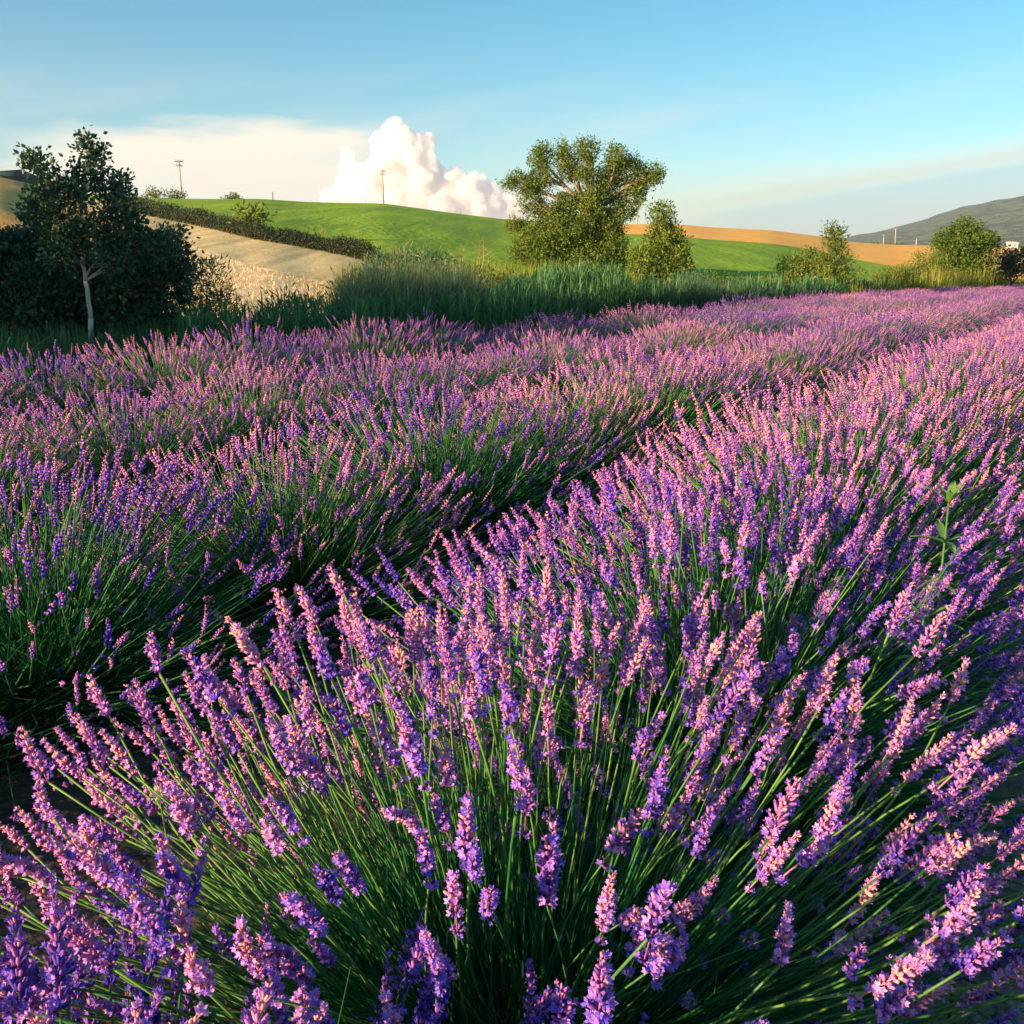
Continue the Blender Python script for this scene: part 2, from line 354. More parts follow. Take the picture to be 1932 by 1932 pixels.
field('mown_strip', 96, 856, lambda p: max(r_at(p, max(hedge_y(p), crest_y(p) + .01)), r_at(p, strip_y(p)) + .05), lambda p: r_at(p, max(strip_y(p), crest_y(p) + .01)), M['strip'], 'grey beige mown strip running uphill below the dark hedge', 'field', .02)
field('green_field', 152, 1800, lambda p: r_at(p, gold_y(p)) if p > 1060 else crest_r(p), lambda p: r_at(p, hedge_y(p)) if p < 850 else foot_r(p), M['green'], 'bright green crop field on the rounded hill', 'field', .02, rows=40)
field('gold_field', 1060, 2700, crest_r, lambda p: r_at(p, gold_y(p)) if p < 1800 else foot_r(p), M['gold'], 'orange gold ripe grain field on the crest beyond the green field', 'field', .02, rows=20, over=True)
# back of the hill, so that the crest is a solid ridge
def backslope(x0, x1, mat, label):
    mb = MB(); V = []; F = []; xs = np.arange(x0, x1, 10); qs = (1.0, 1.05, 1.12, 1.25, 1.5)
    for px in xs:
        r0, D, cz, rm = hill_par(px)
        V.append(polar(px, rm) + np.array([0, 0, -.05]))
        for q in qs[1:]: V.append(polar(px, D * q) + np.array([0, 0, -.05]))
    k = len(qs)
    for i in range(len(xs) - 1):
        for j in range(k - 1):
            a = i * k + j; F += [(a, a + k, a + k + 1), (a, a + k + 1, a + 1)]
    mb.add(V, F); tag(mb.build('hill', mat, smooth=True), label, 'hill', kind='structure')
backslope(-700, 151, M['wheat'], 'far side of the wheat slope behind the barn')
backslope(150, 1100, M['green'], 'far side of the rounded green hill behind its crest')
M['forest'] = plain('mountain_forest', (.02, .05, .02), (.08, .13, .04), .02, .95, 25, detail=12, bscale=.03)
def mountain():
    prof = tab([(1300, 480), (1480, 470), (1560, 458), (1606, 449), (1640, 443), (1676, 436), (1730, 424), (1781, 411), (1850, 392), (1932, 371), (2050, 358), (2250, 352), (2500, 360), (2800, 400), (3000, 480)])
    mb = MB(); V = []; F = []; xs = np.arange(1300, 3001, 12); nr = 40
    for px in xs:
        h = 3600 * slope(px, prof(px)) + CAM_H
        for k in range(nr):
            t = k / (nr - 1); r = 1900 + 2600 * t; w = math.sin(min(1, t / .66) * math.pi / 2) ** 1.15 * (1 if t < .66 else 1 - ((t - .66) / .34) ** 1.5)
            p = polar(px, r, 0); n = mnoise.fractal((p[0] * .003, p[1] * .003, 1), 1, 2, 5)
            V.append((p[0], p[1], max(-2, h * w * (1 + .10 * n) + 5 * n - 2)))
    for i in range(len(xs) - 1):
        for j in range(nr - 1):
            a = i * nr + j; F += [(a, a + nr, a + nr + 1), (a, a + nr + 1, a + 1)]
    mb.add(V, F); tag(mb.build('mountain', M['forest'], smooth=True), 'hazy wooded mountain beyond the gold field', 'mountain', kind='structure')
mountain()

# ------------------------------------------------------------------ lavender
def spike_template(L, whorls, per, lod, r=None):
    """one flower spike along +Z from the origin; returns verts, tris, material per tri (0 calyx, 1 corolla), tint per vert"""
    r = r or np.random.default_rng(1); mb = MB(); bend = r.uniform(-.2, .2); fat = r.uniform(.72, 1.08); old = r.random() < .1
    zs = [L * (i + .3 + r.uniform(-.18, .18)) / whorls for i in range(whorls)]
    low = lod == 0 and r.random() < .6
    if low: zs = [-r.uniform(.018, .04)] + zs
    if lod <= 1: mb.tube([(0, 0, min(zs) - .002), (bend * .25 * L, 0, L * .5), (bend * L, 0, L * .98)], [.0011, .0011, .0006], 3, 0, .7)
    for i, z in enumerate(zs):
        s = max(0, z / L); cx = bend * L * s * s
        prof = (.78 + .5 * math.sin(min(1, s * 1.7) * math.pi * .5)) * (1 - .62 * max(0, s - .45) / .55)
        if old: prof *= .72
        n = per if s < .75 else max(3, per - 2)
        a0 = r.random() * 6.28
        for k in range(n):
            a = a0 + 6.283 * k / n + r.uniform(-.25, .25); th = R(r.uniform(30, 66) * (1 - .45 * s))
            d = np.array([math.sin(th) * math.cos(a), math.sin(th) * math.sin(a), math.cos(th)])
            ln = .0112 * fat * prof * r.uniform(.7, 1.25); b = np.array([cx, 0, z]) + d * .001
            sd = np.cross(d, (0, 0, 1.)); sd /= np.linalg.norm(sd) + 1e-9; u = np.cross(sd, d)
            ti = float(np.clip(r.normal(.24 + .52 * s + (.3 if old else 0), .2), 0, 1))  # tint climbs along the spike: painted shade low down, painted sunlight at the tip
            if r.random() < (.10 if lod == 0 else .05): continue
            if lod == 0:
                w = .0021 * prof; V = [b]; an = np.arange(4) * math.pi / 2 + .4
                for q, f in ((.45, 1.0), (.95, .8)): V += [b + d * ln * q + w * f * (math.cos(x) * sd + math.sin(x) * u) for x in an]
                V.append(b + d * ln * 1.12); F = []
                for q in range(4):
                    p = (q + 1) % 4; F += [(0, 1 + p, 1 + q), (1 + q, 1 + p, 5 + p), (1 + q, 5 + p, 5 + q), (5 + q, 5 + p, 9)]
                mb.add(V, F, 0, ti)
                if not old and r.random() < .55 * (1 - .7 * s) + .06:
                    c = b + d * ln * 1.0; pr = .0052 * r.uniform(.7, 1.15)
                    V = [c]; F = []
                    for q in range(5):
                        x = 1.257 * q + r.uniform(-.3, .3); e = d * r.uniform(.2, .8) + math.cos(x) * sd + math.sin(x) * u; e /= np.linalg.norm(e)
                        g = np.cross(e, d); V += [c + e * pr * .6 + g * pr * .38, c + e * pr + d * pr * .2, c + e * pr * .6 - g * pr * .38]
                        F += [(0, 1 + 3 * q, 2 + 3 * q), (0, 2 + 3 * q, 3 + 3 * q)]
                    mb.add(V, F, 1, float(np.clip(r.normal(.5, .25), 0, 1)))
            else:
                w = (.0042 if lod == 1 else .0062) * prof; ln *= 1.15
                V = [b, b + d * ln * .6 + sd * w, b + d * ln * .6 - sd * w * .6 + u * w, b + d * ln * .6 - sd * w * .6 - u * w, b + d * ln * 1.1]
                mb.add(V, [(0, 2, 1), (0, 3, 2), (0, 1, 3), (4, 1, 2), (4, 2, 3), (4, 3, 1)], 1 if r.random() < .28 else 0, ti)
    return np.concatenate(mb.v), np.concatenate(mb.f), np.concatenate(mb.m), np.concatenate(mb.t)
tr = np.random.default_rng(11)
NEAR = [spike_template(L, max(6, int(L / .0092)), 9, 0, tr) for L in (.052, .062, .07, .076, .082, .088, .094, .10, .108, .118, .066, .09)]
MIDT = [spike_template(L, max(6, int(L / .0125)), 5, 1, tr) for L in (.072, .086, .098, .108, .12)]
FART = [spike_template(L, 4, 4, 2, tr) for L in (.085, .105, .122)]
def stem_curve(beta, wob, n=7):
    """unit length stem from the origin, leaning from +Z towards +X by beta in all"""
    t = np.linspace(0, 1, n); a = R(beta) * t ** 1.4 + .07 * np.sin(t * 7 + beta); ds = 1 / (n - 1); p = np.zeros((n, 3))
    for i in range(1, n):
        am = .5 * (a[i] + a[i - 1]); p[i] = p[i - 1] + ds * np.array([math.sin(am), 0, math.cos(am)])
    p[:, 1] += wob * np.sin(t * math.pi) ; return p, a[-1]
BETAS = (-38, -28, -18, -8, 0, 8, 16, 26)
STEMS = []
for b in BETAS:
    for w in (-.045, .05):
        p, a = stem_curve(b, w); mb = MB(); mb.tube(p, np.linspace(.0037, .0026, len(p)), 5, 0, np.repeat(np.linspace(.25, .75, len(p)), 5))
        STEMS.append((p, a, mb.mesh('flower_stem', [M['stem']], True), np.concatenate(mb.v), np.concatenate(mb.f), np.concatenate(mb.t)))
SPIKE_ME = []
for v, f, m_, t_ in NEAR:
    mb = MB(); mb.add(v, f, m_, t_); SPIKE_ME.append(mb.mesh('flower_spike', [M['calyx'], M['corolla']]))
LOWSTEM = []
for p, a, me, *_ in STEMS:
    mb = MB(); mb.tube(p[::3], [.0045, .004, .0035], 3, 0, np.repeat([.25, .5, .75], 3)); LOWSTEM.append((np.concatenate(mb.v), np.concatenate(mb.f), np.concatenate(mb.t)))

def stalk_set(n, r, spread=1.0, height=1.0):
    """n stalks of one plant: matrices of stem (4x4, scale = length), stem index, matrix of the spike in plant space"""
    out = []
    for i in range(n):
        ph = r.uniform(0, 6.2832); c = r.uniform(0, 1.0) ** 1.2; th = math.degrees(math.acos(c)) * .97     # even over the dome
        th = min(88, max(0, th + r.normal(0, 8)))
        k = r.integers(0, 2)
        if th > 62: b = r.choice([-38, -28, -18, -8, 0], p=[.4, .3, .18, .08, .04])
        elif th > 35: b = r.choice([-28, -18, -8, 0, 8], p=[.2, .25, .25, .2, .1])
        else: b = r.choice([-8, 0, 8, 16, 26], p=[.1, .2, .3, .25, .15])
        idx = BETAS.index(int(b)) * 2 + k
        Lh = .60 * spread + (.52 * height - .60 * spread) * math.cos(R(th)) ** 2; L = Lh * r.normal(1, .085)
        if r.random() < .26: L *= r.uniform(.6, .92)
        rb = .05 + .30 * math.sin(R(th)) * r.uniform(.2, 1); zb = .10 + .13 * math.cos(R(th)) + r.uniform(-.03, .03)
        base = Vector((rb * math.cos(ph), rb * math.sin(ph), zb)); ph2 = ph + r.normal(0, .34)
        t0 = R(th - .45 * b)
        X = Matrix.Translation(base) @ Matrix.Rotation(ph2, 4, 'Z') @ Matrix.Rotation(t0, 4, 'Y') @ Matrix.Scale(L, 4)
        p, a = STEMS[idx][0], STEMS[idx][1]
        sc = r.normal(1, .10) / L
        S = Matrix.Translation(Vector(p[-1])) @ Matrix.Rotation(a + r.normal(-.2 * math.sin(R(th)), .09), 4, 'Y') @ Matrix.Rotation(r.uniform(0, 6.28), 4, 'Z') @ Matrix.Scale(sc, 4)
        out.append((X, idx, S))
    return out
def npm(m): return np.array([list(x) for x in m])
LEAFT = None
def leaf_ribbons(mb, n, r, reach=.42, width=.0022, mat=0, segs=3):
    """thin grey green leaves and flowerless stems filling the dome"""
    ph = r.uniform(0, 6.2832, n); th = np.arccos(r.uniform(.05, 1, n)); L = reach * r.uniform(.45, 1.0, n)
    rb = (.04 + .24 * np.sin(th) * r.uniform(.2, 1, n)); zb = .05 + .16 * np.cos(th) * r.uniform(.4, 1, n)
    base = np.stack([rb * np.cos(ph), rb * np.sin(ph), zb], 1); ph2 = ph + r.normal(0, .55, n)
    d0 = np.stack([np.sin(th) * np.cos(ph2), np.sin(th) * np.sin(ph2), np.cos(th)], 1)
    side = np.cross(d0, rng.normal(size=(n, 3))); side /= np.linalg.norm(side, axis=1)[:, None] + 1e-9
    bend = r.normal(0, .2, (n, 3)) + np.array([0, 0, .05])
    V = []
    for k in range(segs + 1):
        t = k / segs; c = base + (d0 * t + bend * t * t) * L[:, None]; w = width * (1 - .85 * t ** 2) * (.6 + .4 * r.random((n, 1)))
        V += [c + side * w, c - side * w]
    V = np.stack(V, 1); F = []
    for k in range(segs): a = 2 * k; F += [(a, a + 1, a + 3), (a, a + 3, a + 2)]
    F = np.array(F); K = V.shape[1]
    ti = np.repeat(np.clip(r.normal(.4, .22, n), 0, 1), K)
    mb.add(V.reshape(-1, 3), (F[None] + (np.arange(n) * K)[:, None, None]).reshape(-1, 3), mat, ti)
def woody_base():
    mb = MB(); r = np.random.default_rng(5)
    for k in range(9):
        a = 6.283 * k / 9 + r.uniform(-.3, .3); q = r.uniform(.12, .24)
        mb.tube([(0, 0, -.04), (q * .3 * math.cos(a), q * .3 * math.sin(a), .05), (q * math.cos(a), q * math.sin(a), .16)], [.02, .013, .006], 5)
    return mb.mesh('woody_base', [M['wood']], True)
WOOD = woody_base()
NLEAF = []
for s in range(3):
    mb = MB(); leaf_ribbons(mb, 4200, np.random.default_rng(40 + s), .52, .0022); NLEAF.append(mb.mesh('leaves', [M['leaf']]))

def merged_flowers(stalks, templ, r, stems, mats=(0, 1, 2)):
    mb = MB(); idx = r.integers(0, len(templ), len(stalks))
    for k, (v, f, m_, t_) in enumerate(templ):
        X = np.array([npm(st[0] @ st[2]) for st, i in zip(stalks, idx) if i == k])
        if len(X): mb.many(v, f, np.asarray(m_), t_[None] + r.normal(0, .13, (len(X), 1)), X)
    for k in range(len(STEMS)):
        X = np.array([npm(st[0]) for st in stalks if st[1] == k])
        if len(X):
            v, f, t_ = stems[k]; mb.many(v, f, 2, t_[None] + r.normal(0, .2, (len(X), 1)), X)
    return mb
FM = [M['calyx'], M['corolla'], M['stem']]
FULLSTEM = [(s[3], s[4], s[5]) for s in STEMS]
def near_plant(u, v, seed, label, n=540, keep=290, spread=1.0, height=1.0):
    r = np.random.default_rng(seed); xy = row_xy(u, v); rz = r.uniform(0, 6.28)
    root = empty('lavender_plant', (xy[0], xy[1], 0), rz); tag(root, label, 'lavender', 'lavender plants growing in rows')
    link('woody_base', WOOD, root)
    tag(link('leaves', NLEAF[seed % 3], root), kind='stuff')
    st = stalk_set(n, r, spread, height); W = Matrix.Translation((xy[0], xy[1], 0)) @ Matrix.Rotation(rz, 4, 'Z'); C = Vector((0, 0, CAM_H))
    st.sort(key=lambda s: ((W @ s[0] @ s[2]).translation - C).length)
    for X, idx, S in st[:keep]:
        o = link('flower_stem', STEMS[idx][2], root); o.matrix_local = X
        s = link('flower_spike', SPIKE_ME[r.integers(0, len(SPIKE_ME))], o); s.matrix_local = S
    tag(merged_flowers(st[keep:], NEAR, r, FULLSTEM).build('flowers', FM, root), kind='stuff')
    return root
ROWV = [.82, 2.8, 5.0, 7.25]
ROWTXT = ['row bordering the bare sandy path', 'second row counted from the sandy path', 'third row counted from the sandy path',
          'row bordering the reeds and trees']
near_plant(1.2, .70, 101, 'biggest lavender plant with tall lit spikes in the row bordering the sandy path', 880, 300, 1.14, 1.08)
near_plant(.1, .55, 102, 'lavender plant with shaded spikes at the start of the row bordering the sandy path', 760, 270, 1.05, .92)
near_plant(2.3, .76, 103, 'lavender plant with green whorled weed rising through it, in the row bordering the sandy path', 840, 290, 1.2, 1.06)
near_plant(3.4, .8, 104, 'lavender plant just beyond the whorled weed in the row bordering the sandy path', 800, 270, 1.2, 1.06)

# mid and far plants: shared meshes
MIDV = []
for s in range(6):
    r = np.random.default_rng(200 + s); st = stalk_set(660, r, 1.2, .97)
    fl = merged_flowers(st, MIDT, r, LOWSTEM).mesh('flowers', FM)
    mb = MB(); leaf_ribbons(mb, 2400, r, .52, .003); MIDV.append((fl, mb.mesh('leaves', [M['leaf']])))
FARV = []
for s in range(5):
    r = np.random.default_rng(300 + s); st = stalk_set(480, r, 1.2, .98); mb = merged_flowers(st, FART, r, LOWSTEM)
    leaf_ribbons(mb, 450, r, .46, .006, 3, 2); FARV.append(mb.mesh('lavender_plant', FM + [M['leaf']]))
def in_view(p):
    return p[1] > -.5 and abs(math.atan2(p[0], p[1] + .6)) < R(34)
spots = []
for k, v in enumerate(ROWV):
    u = 4.5 if k == 0 else -6.0 + rng.uniform(0, .8)
    while u < 74:
        vv = v + rng.normal(0, .06); p = row_xy(u, vv)
        if in_view(p): spots.append((math.hypot(*p), k, p))
        elif u < 8: spots.append((1e3, k, p))      # stands beside the view and shades it
        u += rng.normal(1.08, .07)
spots.sort(key=lambda s: s[0]); rest = []
count = 0
for d, k, p in spots:
    s = rng.normal(1, .05); sz = s * rng.normal(1, .05)
    if d < 500 and count < 292:
        count += 1
        lab = 'lavender plant in the ' + ROWTXT[k]
        if d < 15:
            root = empty('lavender_plant', (p[0], p[1], 0), rng.uniform(0, 6.28)); root.scale = (s, s, sz)
            fl, lf = MIDV[rng.integers(0, 6)]
            tag(link('flowers', fl, root), kind='stuff'); tag(link('leaves', lf, root), kind='stuff')
        else:
            root = link('lavender_plant', FARV[rng.integers(0, 5)]); root.location = (p[0], p[1], 0); root.rotation_euler = (0, 0, rng.uniform(0, 6.28)); root.scale = (s, s, sz)
        if k == 0: lab = 'lavender plant further along the row bordering the bare sandy path'
        tag(root, lab, 'lavender', 'lavender plants growing in rows')
    else: rest.append((p, s, sz))
print('lavender plants', count + 4, 'rest', len(rest))
def rest_field():
    mb = MB(); r = np.random.default_rng(9)
    tv = []
    for s in range(2):
        q = np.random.default_rng(500 + s); b = merged_flowers(stalk_set(170, q), FART, q, LOWSTEM); leaf_ribbons(b, 220, q, .46, .008, 3, 1)
        tv.append([np.concatenate(z) for z in (b.v, b.f, b.m, b.t)])
    for p, s, sz in rest:
        v, f, m_, t_ = tv[r.integers(0, 2)]; a = r.uniform(0, 6.28); c, n = math.cos(a), math.sin(a)
        mb.add(np.stack([(v[:, 0] * c - v[:, 1] * n) * s + p[0], (v[:, 0] * n + v[:, 1] * c) * s + p[1], v[:, 2] * sz], 1), f, m_, t_)
    if rest: tag(mb.build('distant_lavender', FM + [M['leaf']]), 'distant purple lavender merging into a single band', 'lavender', kind='stuff')
rest_field()

# ------------------------------------------------------------------ trees and bushes
LEAF_V = np.array([(0, 0, 0), (.5, 0, .16), (-.5, 0, .16), (0, .0, 0), (0, .12, .5), (0, 0, 1.0)]) 
LV = np.array([(0, 0, 0), (.36, .08, .42), (0, -.05, .5), (-.36, .08, .42), (0, .05, 1.0)]); LF = np.array([(0, 1, 2), (0, 2, 3), (4, 2, 1), (4, 3, 2)])
def leaves(mb, centers, dirs, size, tint, mat=0, narrow=1.0):
    n = len(centers); s = size * rng.uniform(.65, 1.2, n)
    X = frames(centers, dirs, rng.uniform(0, 6.28, n), np.stack([s * narrow, s, s], 1))
    mb.many(LV, LF, mat, np.repeat(tint, len(LV)).reshape(n, -1), X)
def limb(mb, a, b, r0, r1, sag=.12, sides=6, n=6, mat=0):
    a, b = np.asarray(a, float), np.asarray(b, float); L = np.linalg.norm(b - a); j = rng.normal(0, sag * L * .5, 3); j[2] *= .5
    t = np.linspace(0, 1, n)[:, None]; P = a + (b - a) * t + j * np.sin(t * math.pi) + rng.normal(0, .012 * L, (n, 3)) * np.sin(t * math.pi)
    mb.tube(P, np.linspace(r0, r1, n), sides, mat); return P
def tree(name, px, r, lobes, leaf, lmat, bark, label, group=None, dens=1.0, base_py=None, trunks=None, narrow=.7, clump=.30, trunk_r=.12, up=.3, cat='tree', depth=1.0, fat=.9):
    """lobes: (px, py, rx, ry) outline masses in picture units, turned into ellipsoids standing round the trunk at distance r"""
    g = polar(px, r); k = r / (FOC / (CP)) / 1932 * 1.0
    if base_py is not None: g = at(px, base_py, r)
    root = empty(name, g); tag(root, label, cat, group)
    hd = head(px); fw = np.array([math.sin(hd), math.cos(hd), 0]); rt = np.array([fw[1], -fw[0], 0])
    unit = math.hypot(*ray(px, 400)[:2]) ; unit = r / unit / 1932          # metres per picture unit at that distance
    wood = MB(); cr = MB()
    L = []
    for (lx, ly, rx, ry) in lobes:
        rx *= fat; ry *= fat
        c = at(lx, ly, r) ; c = np.array([*(g[:2] + rt[:2] * ((lx - px) * unit)), c[2]]) - g
        rad = np.array([rx * unit, .5 * (rx + ry) * unit * depth, ry * unit])
        c = c + fw * rng.uniform(-.5, .5) * rad[1] * 1.2; L.append((c, rad))
    zmin = min(c[2] - q[2] for c, q in L)
    fork = np.array([0, 0, max(.15, min(c[2] for c, q in L) * .55)])
    if trunks is None:
        limb(wood, (0, 0, -.15), fork, trunk_r, trunk_r * .8, .03)
        forks = [fork]
    else:
        forks = []; prev = np.array([0, 0, -.15])
        for (tx, ty) in trunks:
            q = np.array([*(rt[:2] * ((tx - px) * unit)), at(tx, ty, r)[2] - g[2]]); f = 1 - .55 * len(forks) / max(1, len(trunks) - 1) if len(trunks) > 1 else 1
            limb(wood, prev, q, trunk_r * f, trunk_r * (f - .4 / len(trunks)), .04); forks.append(q); prev = q
    for c, rad in L:
        dl = [np.linalg.norm(c - q) + (2.0 if q[2] > c[2] else 0) for q in forks]; st = forks[int(np.argmin(dl))]
        P = limb(wood, st, c + np.array([0, 0, rad[2] * .3]), trunk_r * .45, trunk_r * .12, .12)
        vol = rad[0] * rad[1] * rad[2]; cs = clump * (vol ** (1 / 3)); cs = max(cs, leaf * 1.6)
        nc = max(6, int(dens * 1.15 * (rad[0] * rad[2] + rad[0] * rad[1] + rad[1] * rad[2]) / (cs * cs)))
        d = rand_dirs(nc); q = c + d * rad * (rng.uniform(.45, 1.0, nc) ** .6)[:, None] * (1 + rng.normal(0, .10, nc))[:, None]
        q = q[q[:, 2] > -.05]; d = d[:len(q)]
        for j, cc in enumerate(q):
            if j % 2 == 0: limb(wood, P[rng.integers(2, 6)], cc, trunk_r * .10, trunk_r * .03, .15, 3, 4)
            nl = min(240, int(dens * 11 * rng.uniform(.6, 1.4) * (cs / leaf) ** 2))
            off = rng.normal(size=(nl, 3)) * cs * np.array([.55, .55, .5]); pt = cc + off
            dd = rand_dirs(nl, up) * .8 + (off / (np.linalg.norm(off, axis=1)[:, None] + 1e-6)) * .6
            ti = np.clip(rng.normal(.45, .14) + rng.normal(0, .16, nl), 0, 1)
            leaves(cr, pt, dd, leaf, ti, 0, narrow)
    wood.build('trunk', bark, root, True); tag(cr.build('crown', lmat, root), kind='stuff')
    return root
# poplar sapling in the shade
tree('poplar_tree', 163, 13.0, [(184, 276, 15, 22), (190, 300, 26, 26), (178, 330, 36, 30), (90, 308, 11, 22), (108, 345, 28, 34), (130, 372, 44, 40), (225, 345, 24, 32), (222, 385, 42, 40), (95, 395, 34, 26),
     (150, 420, 55, 38), (235, 430, 46, 42), (262, 462, 44, 34), (300, 470, 30, 26), (130, 470, 52, 36), (200, 480, 56, 36), (78, 400, 18, 14)],
     .062, M['dark_leaf'], M['bark_pale'], 'young shaded poplar with pale slender trunk before dark shrubs',
     trunks=[(160, 600), (157, 530), (158, 445), (163, 380), (180, 300)], trunk_r=.032, narrow=.95, dens=1.15, clump=.26, fat=.92)
shrub_kw = dict(leaf=.075, lmat=M['dark_leaf'], bark=M['bark_dark'], narrow=.8, trunk_r=.05, cat='shrub')
tree('shrub', 30, 14.6, [(10, 480, 60, 45), (60, 470, 45, 40), (30, 560, 90, 70), (110, 540, 60, 70), (20, 640, 90, 50)], label='dense dark shrub beside the poplar, on the wheat side', dens=2.2, **shrub_kw)
tree('shrub', 215, 14.4, [(150, 560, 60, 70), (220, 560, 70, 75), (200, 490, 50, 40), (300, 540, 55, 60), (120, 620, 60, 50), (200, 630, 60, 50), (280, 620, 60, 50), (90, 560, 50, 60), (285, 470, 38, 34), (326, 452, 16, 24), (330, 482, 24, 18), (290, 510, 52, 34)], label='dense black green shrub directly behind the poplar trunk', dens=1.7, **shrub_kw)
tree('shrub', -120, 14, [(-60, 470, 60, 60), (-150, 460, 80, 70), (-120, 560, 100, 70), (-30, 580, 60, 50)], label='dark shrub at the shaded corner of the field', dens=1.0, **shrub_kw)
tree('willow_shrub', 375, 15, [(345, 540, 35, 45), (385, 545, 40, 50), (370, 590, 60, 35), (420, 570, 26, 40)], .11, M['reed'], M['bark_dark'], 'feathery green willow shrub between the poplar and the stubble', narrow=.22, dens=1.3, up=1.2, trunk_r=.03, cat='shrub')
# big multi-stemmed tree
tree('willow_tree', 1085, 55, [(1016, 296, 20, 24), (1018, 330, 24, 30), (980, 345, 30, 20), (1004, 378, 26, 30), (1058, 288, 18, 20), (1068, 318, 20, 28), (1104, 280, 22, 22), (1100, 318, 22, 32), (1158, 300, 24, 22), (1150, 336, 26, 30), (1132, 360, 20, 24), (1182, 308, 18, 20),
     (1200, 335, 36, 24), (1228, 328, 20, 16), (1190, 365, 26, 26), (1170, 395, 30, 24), (1120, 375, 34, 30), (1040, 405, 34, 24), (985, 425, 28, 16), (1060, 412, 30, 24), (1112, 412, 30, 26), (1150, 425, 30, 26), (1020, 450, 50, 30), (1075, 440, 50, 36), (1050, 480, 60, 30),
     (1130, 430, 34, 26), (1150, 465, 40, 30), (1110, 485, 50, 26), (1000, 478, 36, 24), (1085, 492, 56, 22), (1160, 488, 36, 22), (1075, 385, 30, 24)],
     .17, M['willow_leaf'], M['bark_tan'], 'big spreading tree with pale forked limbs on the green slope',
     trunks=[(1090, 470), (1098, 430), (1110, 400)], trunk_r=.30, narrow=.55, dens=1.5, clump=.28, fat=.93)
tree('tall_bush', 1250, 44, [(1245, 415, 18, 28), (1250, 450, 32, 32), (1245, 490, 46, 40), (1275, 490, 30, 36), (1215, 505, 30, 28), (1255, 525, 48, 24)],
     .15, M['willow_leaf'], M['bark_dark'], 'pointed tall bush next to the big spreading tree', narrow=.6, dens=1.4, trunk_r=.09, cat='bush', up=.9, fat=1.08)
tree('slender_tree', 1574, 46, [(1564, 438, 9, 18), (1582, 440, 9, 20), (1574, 470, 20, 24), (1575, 500, 32, 26), (1590, 525, 34, 22), (1560, 530, 40, 20)],
     .15, M['willow_leaf'], M['bark_dark'], 'slender twin-topped tree rising from a rounded bush', narrow=.6, dens=1.2, trunk_r=.07, up=.9)
tree('rounded_bush', 1512, 50, [(1530, 490, 34, 24), (1500, 500, 30, 24), (1515, 522, 44, 24), (1545, 505, 24, 24)],
     .15, M['olive_leaf'], M['bark_dark'], 'low rounded olive bush beside the slender twin-topped tree', narrow=.6, dens=1.2, trunk_r=.06, cat='bush')
tree('round_tree', 1818, 70, [(1815, 440, 36, 26), (1790, 455, 34, 26), (1850, 455, 32, 26), (1818, 475, 56, 32), (1840, 500, 34, 28), (1795, 495, 30, 24)],
     .2, M['bush_leaf'], M['bark_dark'], 'dense round-headed tree in front of the mountain', narrow=.7, dens=1.4, trunk_r=.14)
tree('green_bush', 1915, 74, [(1900, 485, 20, 20), (1925, 495, 30, 26), (1960, 485, 40, 30), (1905, 510, 26, 20)],
     .2, M['dark_leaf'], M['bark_dark'], 'dark green bush below the white farm hut', narrow=.8, dens=1.2, trunk_r=.09, cat='bush')
tree('pale_bush', 1762, 62, [(1750, 490, 26, 22), (1770, 505, 30, 22), (1740, 515, 30, 18)],
     .16, M['olive_leaf'], M['bark_dark'], 'pale yellow green bush beside the round-headed tree', narrow=.4, dens=1.2, trunk_r=.05, cat='bush', up=.8)
for px, r, lob, lm, lab in ((1120, 27, [(1100, 520, 34, 16), (1140, 518, 34, 18), (1165, 530, 24, 18)], M['reed'], 'blue green low shrub at the foot of the big spreading tree'),
        (760, 22, [(720, 505, 40, 20), (780, 500, 46, 22), (840, 510, 40, 22), (890, 530, 30, 22)], M['rush'], 'broad grey green shrub among the rushes beside the mown strip'),
        (1400, 36, [(1380, 532, 30, 14), (1420, 536, 30, 12), (1350, 530, 24, 14)], M['bush_leaf'], 'low dark shrub on the grey green grass bank'),
        (1010, 26, [(980, 540, 34, 16), (1030, 535, 34, 18)], M['reed'], 'low green shrub between the rushes and the big spreading tree'),
        (560, 17, [(530, 592, 34, 16), (575, 588, 34, 18)], M['reed'], 'low green shrub in front of the pale stubble'),
        (665, 19.5, [(650, 545, 26, 22), (690, 535, 26, 24)], M['rush'], 'grey green shrub where the mown strip meets the rushes'),
        (925, 24, [(905, 528, 28, 18), (945, 530, 26, 20)], M['willow_leaf'], 'sunlit green shrub at the end of the rushes'),
        (1300, 36, [(1290, 530, 26, 16), (1325, 526, 26, 16)], M['reed'], 'low shrub just past the pointed tall bush'),
        (1470, 40, [(1450, 535, 24, 14), (1490, 532, 26, 14)], M['olive_leaf'], 'yellow green shrub before the rounded olive bush'),
        (1690, 52, [(1670, 522, 26, 14), (1710, 515, 30, 18)], M['olive_leaf'], 'low yellow green shrub at the end of the gold field')):
    tree('ditch_shrub', px, r, lob, .14, lm, M['bark_dark'], lab, narrow=.3, dens=1.3, trunk_r=.04, up=1.2, cat='shrub')
